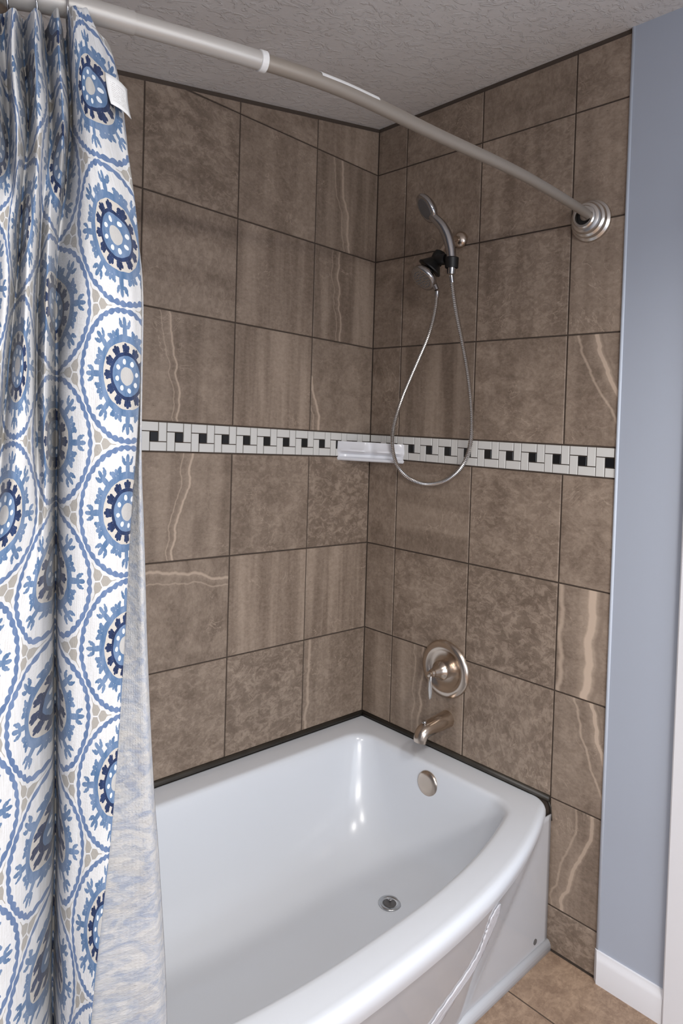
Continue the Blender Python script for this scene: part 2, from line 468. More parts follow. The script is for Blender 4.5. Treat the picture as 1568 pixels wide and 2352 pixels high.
LOOK = {  # what the photograph shows on each tile
    'Br1': dict(rot=0, band=0, moss=.7, tone=.96), 'Cr1': dict(band=.5, moss=.3), 'Dr1': dict(band=.8, vt=.36, vb=.50, vs=.65, vw=.02, tone=.9),
    'Br2': dict(rot=1, band=.6, moss=.5), 'Cr2': dict(band=.8, moss=.2, tone=1.04), 'Dr2': dict(band=1, vt=.36, vb=.40, vs=.55, vw=.016, tone=.97),
    'Br3': dict(band=.6, vt=.30, vb=.40, vs=.7, vw=.014), 'Cr3': dict(band=1, moss=.1, tone=1.05), 'Dr3': dict(band=.3, vt=-.10, vb=.12, vs=.8, vw=.02, tone=.95),
    'Br4': dict(band=.6, vt=.56, vb=.36, vs=.8, vw=.015), 'Cr4': dict(band=.4, moss=.55), 'Dr4': dict(band=.1, moss=1, tone=.97),
    'Br5': dict(rot=1, band=.2, moss=.25, vt=.93, vb=.80, vs=.7, vw=.018), 'Cr5': dict(band=.9, moss=.1, tone=1.08), 'Dr5': dict(band=1, moss=.2, tone=1.05),
    'Br6': dict(band=.25, moss=.6, tone=1.03), 'Cr6': dict(band=.1, moss=.9, tone=.98), 'Dr6': dict(band=.6, moss=.5, vt=.08, vb=.06, vs=.5, vw=.025),
    'ar1': dict(band=.4), 'br1': dict(rot=1, band=.3, moss=.5), 'cr1': dict(band=.7, moss=.6, tone=1.05), 'dr1': dict(band=.5, moss=.2, tone=1.08),
    'br2': dict(band=.3, moss=.4, tone=1.0), 'cr2': dict(band=.7, moss=.7, tone=1.04), 'dr2': dict(band=.6, moss=.2, tone=1.06),
    'ar3': dict(rot=1, band=.4, moss=.5), 'br3': dict(band=1, moss=.1), 'cr3': dict(band=.1, moss=.3, tone=1.08), 'dr3': dict(band=.5, vt=.30, vb=.64, vs=.85, vw=.03, tone=1.04),
    'ar4': dict(rot=1, band=.2, moss=.4), 'br4': dict(rot=1, band=.7, moss=.25, tone=1.02), 'cr4': dict(band=.1, moss=.6, tone=1.08), 'dr4': dict(band=.1, moss=.1, tone=1.06),
    'br5': dict(band=.1, moss=.7), 'cr5': dict(band=.0, moss=1, tone=1.0), 'dr5': dict(band=.4, vt=.34, vb=.30, vs=1, vw=.055, tone=1.02),
    'br6': dict(band=.9, vt=.46, vb=.42, vs=.5, vw=.02), 'cr6': dict(rot=1, band=.3, moss=.8, tone=1.03), 'dr6': dict(band=.4, vt=.36, vb=.64, vs=.9, vw=.028, tone=.97),
    'dr7': dict(band=.7, moss=.2, vt=.42, vb=.16, vs=.7, vw=.025, tone=.93), 'dr8': dict(band=.2, moss=.9, tone=.92),
    'ar0': dict(band=.4), 'cr0': dict(rot=1, band=.4, moss=.4), 'dr0': dict(band=.2, moss=.5)}

def course(surf, cols, parent, maxa, ceilf, tub_end):
    for cn, (a0, a1) in cols.items():
        for rn, (z0, z1) in ROWS.items():
            low = a1 - .05 > tub_end           # column that stands (partly) in front of the tub end
            if rn in ('r7', 'r8') and not (surf == 'right' and cn == 'd'): continue
            g = GAP / 2
            x0, x1 = max(a0 + g, .0012), min(a1 - g, maxa)
            b0, b1 = z0 + g, z1 - g
            if rn == 'r6' and not (surf == 'right' and cn == 'd'): b0 = ZR + .017
            if rn == 'r8': b0 = .004
            if rn == 'r7': x0 = max(x0, .60)
            poly = [(x0, b0), (x1, b0), (x1, b1), (x0, b1)]
            poly = clip(poly, lambda a, b_: ceilf(a) - .013 - b_)
            if len(poly) < 3: continue
            o = tile('tile', surf, poly, (a0, a1, z0, z1), M['tile'], parent, lift=rnd.uniform(-.0005, .0004))
            k = LOOK.get(cn + rn, {})
            props(o, **k)
    # mosaic band: pinwheels of four white bricks around a black square
    un = (ZT - ZB) / 3.0; per = {'back': .07785, 'right': .0768}[surf]; ph = {'back': .0391, 'right': .0003}[surf]
    ux = per / 3.0; g = .0012
    # cells in image order: left edge of the cell at a-coordinates
    k0 = -1
    for k in range(k0, 21):
        if surf == 'back':      # image left = larger a ; cell spans [a_hi - per, a_hi]
            hi = ph + (k + 1) * per; X = lambda i: hi - i * ux
        else:
            lo = ph + k * per + .0035 - .0035; X = lambda i: lo + i * ux
        for nm, i0, i1, j0, j1, mt in (('mosaic_brick', 0, 2, 0, 1, 'mosaic_white'), ('mosaic_brick', 2, 3, 0, 2, 'mosaic_white'),
                                       ('mosaic_brick', 1, 3, 2, 3, 'mosaic_white'), ('mosaic_brick', 0, 1, 1, 3, 'mosaic_white'), ('mosaic_square', 1, 2, 1, 2, 'mosaic_black')):
            xa, xb = sorted((X(i0), X(i1))); za, zb = ZT - j1 * un, ZT - j0 * un
            xa, xb = max(xa + g, .002), min(xb - g, maxa)
            if xb - xa < .004: continue
            za += g + (.0012 if j1 == 3 else 0); zb -= g + (.0012 if j0 == 0 else 0)
            o = tile(nm, surf, [(xa, za), (xb, za), (xb, zb), (xa, zb)], (xa, xb, za, zb), M[mt], parent, bev=.0008, thick=.0075, lift=rnd.uniform(-.0003, .0005))

# back wall (long side of the tub)
AL = 1.53                                # alcove length
bm = bmesh.new()
vs = [bm.verts.new(p) for p in ((.12, .003, -.1), (-AL - .12, .003, -.1), (-AL - .12, .003, ceil_z(-AL - .12, 0) + .02), (.12, .003, ceil_z(.12, 0) + .02),
                                (.12, .12, -.1), (-AL - .12, .12, -.1), (-AL - .12, .12, ceil_z(-AL - .12, 0) + .02), (.12, .12, ceil_z(.12, 0) + .02))]
for f in ((0, 1, 2, 3), (7, 6, 5, 4), (0, 4, 5, 1), (1, 5, 6, 2), (2, 6, 7, 3), (3, 7, 4, 0)): bm.faces.new([vs[i] for i in f])
wall_back = obj('wall_back', bm, M['grout'])
tagit(wall_back, 'long back wall of the tub alcove in brown stone tiles, left of the corner', 'wall', kind='structure')
course('back', BACK, wall_back, AL, lambda a: ceil_z(-a, 0), 9)
# right wall (plumbing end)
bm = bmesh.new()
vs = [bm.verts.new(p) for p in ((.003, .003, -.1), (.003, -EDGE - .004, -.1), (.003, -EDGE - .004, ceil_z(0, -EDGE) + .02), (.003, .003, ceil_z(0, 0) + .02),
                                (.12, .003, -.1), (.12, -EDGE - .004, -.1), (.12, -EDGE - .004, ceil_z(0, -EDGE) + .02), (.12, .003, ceil_z(0, 0) + .02))]
for f in ((0, 1, 2, 3), (7, 6, 5, 4), (0, 4, 5, 1), (1, 5, 6, 2), (2, 6, 7, 3), (3, 7, 4, 0)): bm.faces.new([vs[i] for i in f])
wall_right = obj('wall_right', bm, M['grout'])
tagit(wall_right, 'plumbing end wall of the alcove in brown stone tiles, behind the faucet', 'wall', kind='structure')
course('right', RIGHT, wall_right, EDGE, lambda a: ceil_z(0, -a), .74)

# blue painted wall beyond the tiles, slightly proud with a rounded edge
bm = bmesh.new()
def painted(bm, x0, x1, y0, y1):
    vs = []
    for x, y in ((x0, y0), (x1, y0), (x1, y1), (x0, y1)):
        vs.append((bm.verts.new((x, y, -.1)), bm.verts.new((x, y, ceil_z(x, y) + .02))))
    for i in range(4):
        a, b_ = vs[i], vs[(i + 1) % 4]; bm.faces.new((a[0], b_[0], b_[1], a[1]))
    bm.faces.new([v[0] for v in reversed(vs)]); bm.faces.new([v[1] for v in vs])
painted(bm, -.004, .12, -EDGE - .004, -3.3)
wall_entry = obj('wall_entry', bm, M['blue_paint'])
tagit(wall_entry, 'pale blue painted wall to the right of the tiled alcove', 'wall', kind='structure')
bm = bmesh.new()
tube(bm, [(-.0015, -EDGE - .0035, .088), (-.0015, -EDGE - .0035, 1.2), (-.0015, -EDGE - .0035, ceil_z(0, -EDGE))], .0052, 10)
tr = obj('trim_1', bm, M['caulk_white'], smooth=True)
tagit(tr, 'pale caulk bead down the seam between brown tiles and blue wall', 'trim', kind='structure')
# remaining walls of the room, behind and left of the camera
bm = bmesh.new(); painted(bm, -AL - .12, -AL, .003, -.775)
o = obj('wall_alcove', bm, M['blue_paint']); tagit(o, 'short wall closing the alcove behind the bunched curtain', 'wall', kind='structure')
bm = bmesh.new(); painted(bm, -2.85, -2.75, .12, -3.3)
o = obj('wall_left', bm, M['blue_paint']); tagit(o, 'blue painted wall left of the camera, out of frame', 'wall', kind='structure')
bm = bmesh.new(); painted(bm, -2.75, -AL - .12, .10, .0)
o = obj('wall_rear', bm, M['blue_paint']); tagit(o, 'blue painted wall beyond the alcove end, out of frame', 'wall', kind='structure')
bm = bmesh.new(); painted(bm, -2.85, .12, -3.3, -3.4)
o = obj('wall_front', bm, M['blue_paint']); tagit(o, 'blue painted wall behind the camera, out of frame', 'wall', kind='structure')

# ceiling, sloping down to the left
bm = bmesh.new()
cs = [(.12, .12), (-2.85, .12), (-2.85, -3.4), (.12, -3.4)]
lo = [bm.verts.new((x, y, ceil_z(x, y))) for x, y in cs]; hi = [bm.verts.new((x, y, ceil_z(x, y) + .08)) for x, y in cs]
bm.faces.new(lo); bm.faces.new(list(reversed(hi)))
for i in range(4): bm.faces.new((lo[i], lo[(i + 1) % 4], hi[(i + 1) % 4], hi[i]))
o = obj('ceiling', bm, M['ceiling']); tagit(o, 'sloping white ceiling with knockdown texture', 'ceiling', kind='structure')

# floor with tile children
bm = bmesh.new(); box(bm, -2.85, .12, -3.4, .12, -.1, -.003)
floor = obj('floor', bm, M['grout']); tagit(floor, 'brown stone tile floor in front of the tub', 'floor', kind='structure')
xe = [0.0, .2195] + [.2195 + .3078 * k for k in range(1, 10)]; ye = [.70, 1.165, 1.63, 2.095, 2.56, 3.025, 3.3]
for i in range(len(xe) - 1):
    if xe[i] > 2.75: continue
    for j in range(len(ye) - 1):
        g = .0022; a0, a1, b0, b1 = xe[i] + g, min(xe[i + 1], 2.75) - g, ye[j] + g, ye[j + 1] - g
        o = tile('tile', 'floor', [(a0, b0), (a1, b0), (a1, b1), (a0, b1)], (a0, a0 + .31, b0, b0 + .31), M['floor_tile'], floor, lift=rnd.uniform(-.0004, .0003))
        props(o, band=.1, moss=.55, tone=1.0)

# baseboard and casing on the blue wall
YB0, YB1 = -EDGE + .004, -1.080
prof = [(0, 0), (.014, 0), (.014, .062), (.011, .071), (.006, .078), (.005, .084), (0, .085)]
bm = bmesh.new()
A = [bm.verts.new((-.004 - d, YB0 - (0 if d < .001 else .004 + d * .55), z)) for d, z in prof]; B = [bm.verts.new((-.004 - d, YB1, z)) for d, z in prof]
n = len(prof)
for k in range(n): bm.faces.new((A[k], A[(k + 1) % n], B[(k + 1) % n], B[k]))
bm.faces.new(A); bm.faces.new(list(reversed(B)))
o = obj('baseboard_right', bm, M['white_paint']); tagit(o, 'white baseboard along the foot of the blue wall', 'baseboard', kind='structure'); auto(o, 30)
bm = bmesh.new(); box(bm, -.024, -.004, -1.150, -1.0815, 0, 2.12)
bmesh.ops.bevel(bm, geom=[e for e in bm.edges if abs(e.verts[0].co.z - e.verts[1].co.z) > .5], offset=.004, segments=3, affect='EDGES')
o = obj('trim_2', bm, M['white_paint']); tagit(o, 'white vertical door casing at the right edge of the photo', 'trim', kind='structure'); auto(o, 40)

# dark caulk along the tub and in the corner
bm = bmesh.new()
tube(bm, [(-AL, -.001, ZR + .009), (-.004, -.001, ZR + .009)], .0085, 8); tube(bm, [(-.001, -.004, ZR + .009), (-.001, -.748, ZR + .009)], .0085, 8)
tube(bm, [(-.0005, -.742, ZR + .004), (-.0005, -.752, ZR - .014), (-.0005, -.756, ZR - .05)], .0025, 8)
o = obj('trim_3', bm, M['caulk'], smooth=True); tagit(o, 'dark caulk line where the brown tiles meet the white tub', 'trim', kind='structure')

# ------------------------------------------------------------------ bathtub
TX0, TX1 = -AL + .004, -.0045
NS = 22
def outline(x0, x1, yb, yf, bow, rb, rf, z):
    """closed loop, same vertex count for every call; front edge (low y) bows outwards"""
    P = []
    xm, hx = (x0 + x1) / 2, (x1 - x0) / 2
    def arc(cx, cy, r, a0, a1, n=8):
        for k in range(n + 1):
            a = radians(a0 + (a1 - a0) * k / n); P.append([cx + r * cos(a), cy + r * sin(a)])
    def seg(xa, ya, xb, yb_, n):
        for k in range(1, n): t = k / n; P.append([xa + (xb - xa) * t, ya + (yb_ - ya) * t])
    arc(x1 - rb, yb - rb, rb, 0, 90); seg(x1 - rb, yb, x0 + rb, yb, NS)
    arc(x0 + rb, yb - rb, rb, 90, 180); seg(x0, yb - rb, x0, yf + rf, 8)
    arc(x0 + rf, yf + rf, rf, 180, 270); seg(x0 + rf, yf, x1 - rf, yf, 40)
    arc(x1 - rf, yf + rf, rf, 270, 360); seg(x1, yf + rf, x1, yb - rb, 8)
    mid = (yb + yf) / 2
    for p in P:
        t = min(1, abs((p[0] - xm) / hx)); w = max(0, min(1, (mid - p[1]) / (mid - yf)))
        p[1] -= bow * (1 - t ** 2.4) * w ** 2
    return [Vector((p[0], p[1], z)) for p in P]
def loft(bm, loops, close_last=True, close_first=False):
    R = [[bm.verts.new(p) for p in L] for L in loops]
    for A, B in zip(R, R[1:]):
        n = len(A)
        for k in range(n): bm.faces.new((A[k], A[(k + 1) % n], B[(k + 1) % n], B[k]))
    if close_last: bm.faces.new(list(reversed(R[-1])))
    if close_first: bm.faces.new(R[0])
    return R
tub = empty('bathtub', ((TX0 + TX1) / 2, -.38, 0), 'white bow-front alcove bathtub below the tiled walls', 'bathtub')
TO = Vector(tub.location)
bow = .133
L = []
for off, z in ((.012, ZR - .060), (.004, ZR - .040), (.0005, ZR - .024), (.0015, ZR - .012), (.006, ZR - .004), (.014, ZR - .0002), (.024, ZR)):
    # only the front edge is rolled; the other three sides run to the walls
    L.append(outline(TX0, TX1, -.0045, -.744 + off, bow, .006, .028, z))
L.append(outline(TX0 + .004, TX1 - .004, -.009, -.744 + .030, bow, .006, .030, ZR))
L.append(outline(TX0 + .008, TX1 - .008, -.013, -.744 + .034, bow, .008, .032, ZR + .0002))
L.append(outline(-1.433, -.085, -.079, -.696, .106, .075, .060, ZR + .0002))
L.append(outline(-1.425, -.092, -.086, -.690, .104, .075, .060, ZR))
L.append(outline(-1.420, -.098, -.092, -.684, .104, .075, .060, ZR - .002))
L.append(outline(-1.415, -.103, -.097, -.679, .104, .075, .060, ZR - .008))
L.append(outline(-1.411, -.106, -.101, -.675, .103, .075, .062, ZR - .018))
L.append(outline(-1.398, -.114, -.109, -.668, .099, .085, .066, ZR - .05))
L.append(outline(-1.365, -.124, -.121, -.656, .090, .10, .075, ZR - .11))
L.append(outline(-1.325, -.138, -.136, -.640, .080, .12, .085, ZR - .17))
L.append(outline(-1.280, -.156, -.156, -.620, .068, .13, .095, ZR - .225))
L.append(outline(-1.230, -.180, -.182, -.594, .054, .14, .105, ZR - .270))
L.append(outline(-1.175, -.212, -.215, -.560, .038, .14, .110, ZR - .303))
L.append(outline(-1.110, -.252, -.258, -.520, .022, .12, .110, ZR - .324))
L.append(outline(-1.030, -.275, -.300, -.490, .010, .085, .085, ZR - .335))
L.append(outline(-.90, -.32, -.33, -.46, .003, .06, .06, ZR - .339))
bm = bmesh.new(); loft(bm, L)
for v in bm.verts: v.co -= TO
body = obj('tub_shell', bm, M['enamel'], tub, smooth=True)
# apron: straight foot, bowed head, with the crease that runs from the top right corner to the floor
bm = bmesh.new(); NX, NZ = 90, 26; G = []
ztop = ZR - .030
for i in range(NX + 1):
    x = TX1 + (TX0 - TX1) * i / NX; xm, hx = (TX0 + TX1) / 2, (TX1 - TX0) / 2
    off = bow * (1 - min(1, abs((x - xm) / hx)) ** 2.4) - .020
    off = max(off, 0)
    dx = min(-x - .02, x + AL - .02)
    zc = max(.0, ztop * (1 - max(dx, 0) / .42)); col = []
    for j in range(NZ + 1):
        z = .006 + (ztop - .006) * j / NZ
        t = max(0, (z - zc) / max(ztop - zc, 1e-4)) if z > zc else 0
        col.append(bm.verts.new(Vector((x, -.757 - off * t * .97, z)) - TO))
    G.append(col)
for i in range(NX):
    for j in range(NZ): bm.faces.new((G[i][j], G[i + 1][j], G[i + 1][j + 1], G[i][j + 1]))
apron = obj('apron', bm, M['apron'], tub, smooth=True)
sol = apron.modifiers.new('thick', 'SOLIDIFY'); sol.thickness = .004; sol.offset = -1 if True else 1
bm = bmesh.new(); tube(bm, [Vector((TX1, -.758, .010)) - TO, Vector((TX0, -.758, .010)) - TO], lambda t: (.021, .0125), 16, ref=(0, 0, 1))
foot = obj('base_lip', bm, M['enamel'], tub, smooth=True)
bm = bmesh.new(); lathe(bm, [(0, 0), (.0, .008), (.0015, .008), (.0015, .006), (.0005, 0)], Vector((-.071, -.7572, .052)) - TO, (0, -1, 0), 20)
hole = obj('weep_hole', bm, M['rubber'], tub)
# raised pale strip on the apron, added to stand in for a reflection
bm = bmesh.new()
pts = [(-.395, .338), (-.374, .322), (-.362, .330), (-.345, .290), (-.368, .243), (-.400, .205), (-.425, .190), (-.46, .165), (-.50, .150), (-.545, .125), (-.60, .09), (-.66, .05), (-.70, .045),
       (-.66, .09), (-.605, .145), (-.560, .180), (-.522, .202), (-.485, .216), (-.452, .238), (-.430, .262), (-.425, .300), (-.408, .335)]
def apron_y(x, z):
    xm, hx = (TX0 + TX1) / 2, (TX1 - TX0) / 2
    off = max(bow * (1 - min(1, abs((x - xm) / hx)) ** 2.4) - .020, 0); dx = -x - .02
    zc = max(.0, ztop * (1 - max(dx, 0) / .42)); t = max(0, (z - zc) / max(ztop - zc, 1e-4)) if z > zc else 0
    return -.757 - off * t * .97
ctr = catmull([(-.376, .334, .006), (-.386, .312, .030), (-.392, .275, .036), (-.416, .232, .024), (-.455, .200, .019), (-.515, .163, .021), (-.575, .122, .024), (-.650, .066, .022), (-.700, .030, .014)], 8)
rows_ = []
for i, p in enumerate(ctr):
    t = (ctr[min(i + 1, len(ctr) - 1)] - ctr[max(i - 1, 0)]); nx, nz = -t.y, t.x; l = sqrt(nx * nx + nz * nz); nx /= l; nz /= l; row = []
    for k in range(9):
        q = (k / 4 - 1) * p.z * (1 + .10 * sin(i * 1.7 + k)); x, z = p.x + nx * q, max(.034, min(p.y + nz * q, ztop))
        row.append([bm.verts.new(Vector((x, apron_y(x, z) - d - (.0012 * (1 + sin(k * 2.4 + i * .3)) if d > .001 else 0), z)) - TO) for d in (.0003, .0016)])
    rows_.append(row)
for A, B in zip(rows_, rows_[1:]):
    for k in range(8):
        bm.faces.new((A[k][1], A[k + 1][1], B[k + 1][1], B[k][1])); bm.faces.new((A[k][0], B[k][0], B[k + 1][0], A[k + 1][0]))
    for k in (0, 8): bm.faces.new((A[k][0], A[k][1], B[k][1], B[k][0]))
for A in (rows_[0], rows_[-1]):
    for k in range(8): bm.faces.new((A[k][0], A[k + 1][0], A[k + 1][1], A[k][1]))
o = obj('reflection_strip', bm, M['reflect_strip_mat'], tub, smooth=True); o['label'] = 'pale strip on the apron standing in for a reflection'
# overflow plate and drain
bm = bmesh.new()
lathe(bm, [(0, 0), (0, .037), (.003, .0395), (.008, .038), (.0115, .032), (.0135, .022), (.0142, .010), (.0144, 0)], Vector((-.108, -.397, .363)) - TO, (-1, 0, .08), 40)
o = obj('overflow_plate', bm, M['nickel'], tub, smooth=True)
bm = bmesh.new()
dz = ZR - .3405
lathe(bm, [(-.004, .0), (-.004, .034), (.0015, .0335), (.003, .030), (.002, .022), (-.001, .0205), (-.0025, .019), (-.003, 0)], Vector((-.303, -.422, dz + .004)) - TO, (0, 0, 1), 36)
o = obj('drain_ring', bm, M['steel'], tub, smooth=True)
bm = bmesh.new()
lathe(bm, [(0, 0), (0, .019), (.0015, .0185), (.0025, .012), (.0025, 0)], Vector((-.303, -.422, dz + .0035)) - TO, (0, 0, 1), 28)
d2 = obj('drain_cup', bm, M['rubber'], tub, smooth=True)
bm = bmesh.new(); lathe(bm, [(0, 0), (.006, .0035), (.010, .006), (.011, .007), (.0125, .006), (.013, 0)], Vector((-.303, -.422, dz + .005)) - TO, (0, 0, 1), 18)
obj('drain_post', bm, M['steel'], tub, smooth=True)

# ------------------------------------------------------------------ tub spout, valve
sp = empty('tub_spout', (0, -.380, .530), 'brushed nickel tub spout sticking out above the tub rim', 'faucet')
SO = Vector(sp.location)
bm = bmesh.new(); path = catmull([(.002, 0, .004), (-.030, 0, .002), (-.070, .001, -.001), (-.106, .002, -.005), (-.122, .003, -.013), (-.129, .004, -.026), (-.131, .004, -.038)], 6)
tube(bm, path, lambda t: (.0275 - .010 * t, .0275 - .006 * t), 28, ref=(0, 0, 1))
auto(obj('spout_body', bm, M['nickel'], sp), 45)
bm = bmesh.new(); lathe(bm, [(0, 0), (0, .012), (.0008, .012), (.0008, 0)], Vector((-.131, .004, -.0372)), (0, 0, -1), 20)
o = obj('spout_opening', bm, M['dark_hole'], sp)
bm = bmesh.new(); lathe(bm, [(-.006, .004), (.006, .0035), (.008, .007), (.012, .008), (.016, .006), (.0175, 0)], Vector((-.113, .002, .010)), (-.15, 0, 1), 20)
o = obj('diverter_knob', bm, M['chrome'], sp, smooth=True)

va = empty('shower_valve', (0, -.370, .695), 'round brushed nickel shower valve with hanging lever, above the spout', 'faucet')
bm = bmesh.new()
lathe(bm, [(-.002, .0), (0, .090), (.004, .0925), (.010, .0905), (.0155, .083), (.0175, .074), (.0165, .067), (.0115, .061), (.008, .054), (.007, .040), (.0075, .030), (.009, 0)], (0, 0, 0), (-1, 0, 0), 64)
auto(obj('escutcheon', bm, M['nickel'], va), 50)
bm = bmesh.new()
lathe(bm, [(.004, .030), (.020, .029), (.024, .031), (.030, .0315), (.036, .029), (.039, .0245), (.052, .0195), (.062, .0150), (.068, .0125), (.070, .0135), (.074, .0130), (.078, .0105), (.083, .0085), (.088, .0095), (.092, .0085), (.095, 0)], (0, 0, 0), (-1, 0, 0), 40)
auto(obj('handle_hub', bm, M['nickel'], va), 40)
bm = bmesh.new(); path = catmull([(-.080, 0, -.002), (-.084, 0, -.018), (-.083, 0, -.040), (-.081, 0, -.060), (-.080, 0, -.074), (-.080, 0, -.082)], 6)
tube(bm, path, lambda t: ((.0055 + .004 * sin(pi * min(1, t * 1.05)) ** 2 - .003 * max(0, t - .8) * 5), .0040 - .001 * t), 14, ref=(0, 1, 0))
obj('lever', bm, M['flange'], va, smooth=True)

# ------------------------------------------------------------------ shower: arm, bracket, fixed head, handheld, hose
sa = empty('shower_fixture', (0, -.372, 2.074), 'wall-mounted shower with nickel arm, black bracket and round chrome head', 'shower')
bm = bmesh.new(); lathe(bm, [(-.001, 0), (0, .0255), (.003, .0262), (.010, .0245), (.016, .020), (.020, .014), (.022, .0105), (.022, 0)], (0, 0, 0), (-1, 0, 0), 36)
obj('wall_flange', bm, M['nickel'], sa, smooth=True)
bm = bmesh.new(); tube(bm, catmull([(-.012, 0, -.001), (-.045, -.001, -.006), (-.075, -.002, -.030), (-.100, -.002, -.060), (-.112, .000, -.078)], 6), .0095, 16)
obj('arm_pipe', bm, M['nickel'], sa, smooth=True)
bm = bmesh.new()
lathe(bm, [(0, 0), (0, .017), (.010, .020), (.030, .021), (.040, .018), (.044, 0)], (-.098, .004, -.060), (-.30, .20, -.93), 24)
lathe(bm, [(0, 0), (0, .014), (.012, .016), (.038, .017), (.045, .015), (.046, 0)], (-.112, .016, -.086), (0, -1, -.06), 20)     # arm to the cradle
lathe(bm, [(0, 0), (0, .013), (.008, .019), (.030, .036), (.034, .040), (.038, .039), (.040, 0)], (-.108, .010, -.082), (-.32, .42, -.72), 32)
lathe(bm, [(0, .0175), (0, .0200), (.030, .0215), (.032, .0195), (.032, .0178), (0, .0175)], (-.1105, -.0498, -.118), (-.06, -.03, 1), 28)
auto(obj('bracket', bm, M['black'], sa), 40)['label'] = 'black plastic bracket'

FH = Vector((-.130, -.340, 1.940)) - Vector(sa.location)
ax = Vector((-.60, .16, -.66)).normalized()
bm = bmesh.new()
lathe(bm, [(-.014, 0), (-.014, .022), (-.005, .036), (.004, .0425), (.012, .0440), (.019, .0425), (.022, .038), (.0215, .033), (.021, 0)], FH, ax, 44)
lathe(bm, [(0, .0085), (.030, .0080), (.031, 0)], FH + Vector((.008, -.022, -.018)), (.2, -.35, -.9), 16)
hd = auto(obj('shower_head', bm, M['chrome'], sa), 50); hd['label'] = 'round chrome fixed head tilted down'
bm = bmesh.new(); a_, s_, t_ = frame(ax)
for rr, nn in ((.009, 6), (.019, 12), (.028, 18)):
    for k in range(nn):
        a = 2 * pi * k / nn; c = FH + a_ * .0205 + s_ * (cos(a) * rr) + t_ * (sin(a) * rr)
        lathe(bm, [(0, .0021), (.003, .0016), (.003, 0)], c, ax, 8)
o = obj('nozzles', bm, M['rubber'], hd); o['kind'] = 'stuff'

hh = empty('handheld_shower', (-.112, -.416, 1.940), 'chrome handheld shower standing upright in the black cradle', 'handheld shower')
HO = Vector(hh.location)
HC = Vector((-.155, -.358, 2.137))
up_ = Vector((-.40, .36, .84)).normalized(); hax = Vector((-.786, .276, -.495)).normalized()
bm = bmesh.new()
H = [(-.110, -.4205, 1.938), (-.112, -.4225, 1.975), (-.117, -.420, 2.015), (-.126, -.413, 2.052), (-.138, -.401, 2.080), (-.148, -.384, 2.100), (-.151, -.372, 2.112)]
tube(bm, [p - HO for p in catmull(H, 6)], lambda t: (.0120 + .0045 * sin(pi * min(1, t * 1.2)) - .001 * t, .0130 + .003 * sin(pi * t)), 20)
lathe(bm, [(-.022, 0), (-.021, .012), (-.014, .026), (-.005, .036), (.004, .0390), (.010, .037), (.013, .032), (.0125, .028), (.012, 0)], HC - HO, hax, 44, sx=1.22, sy=.88, side=up_)
hb = auto(obj('handle', bm, M['chrome'], hh), 50)
bm = bmesh.new(); a_, s_, t_ = frame(hax)
lathe(bm, [(.0120, 0), (.0124, .027), (.0135, .0265), (.0137, 0)], HC - HO, hax, 36, sx=1.22, sy=.88, side=up_)
obj('spray_face', bm, M['rubber'], hh)

hp = [[-0.118, -0.3746, 1.891], [-0.11, -0.3667, 1.8505], [-0.102, -0.3489, 1.7996], [-0.092, -0.3205, 1.7485], [-0.08, -0.281, 1.6939], [-0.068, -0.2387, 1.6344], [-0.058, -0.1971, 1.5697], [-0.052, -0.1657, 1.5026], [-0.05, -0.1508, 1.4404], [-0.049, -0.1563, 1.3816], [-0.042, -0.1777, 1.33], [-0.031, -0.2234, 1.2971], [-0.021, -0.2826, 1.2865], [-0.021, -0.3498, 1.3011], [-0.023, -0.4048, 1.3363], [-0.026, -0.44, 1.3826], [-0.031, -0.4574, 1.4402], [-0.038, -0.4628, 1.5072], [-0.047, -0.4595, 1.5867], [-0.058, -0.4512, 1.6657], [-0.072, -0.4402, 1.7441], [-0.088, -0.4311, 1.8152], [-0.101, -0.4251, 1.8794], [-0.11, -0.4213, 1.9346]]
hp = [tuple(p) for p in hp]
HM = Vector(hp[12])
ho = empty('shower_hose', HM, 'ribbed chrome shower hose hanging in a long loop in front of the tiles', 'hose')
HP = catmull(hp, 40); 
# resample evenly
ln = [0]
for a, b_ in zip(HP, HP[1:]): ln.append(ln[-1] + (b_ - a).length)
step_ = .0029; N = int(ln[-1] / step_); path = []; j = 0
for k in range(N + 1):
    d = ln[-1] * k / N
    while j < len(ln) - 2 and ln[j + 1] < d: j += 1
    t = (d - ln[j]) / max(1e-9, ln[j + 1] - ln[j]); path.append(HP[j].lerp(HP[j + 1], t) - HM)
bm = bmesh.new(); rr = [.0074 if k % 2 else .0054 for k in range(N + 1)]
tube(bm, path, lambda t: rr[min(N, int(round(t * N)))], 12)
auto(obj('ribbed_sleeve', bm, M['chrome_hose'], ho), 20)
bm = bmesh.new()
lathe(bm, [(0, 0), (0, .0078), (.020, .0072), (.024, .0062), (.024, 0)], path[-1], path[-6] - path[-1], 14)
auto(obj('hose_nut', bm, M['chrome'], ho), 40)
bm = bmesh.new(); lathe(bm, [(0, 0), (0, .0078), (.018, .0072), (.022, .0062), (.022, 0)], path[0], path[5] - path[0], 14)
auto(obj('hose_nut', bm, M['chrome'], ho), 40)

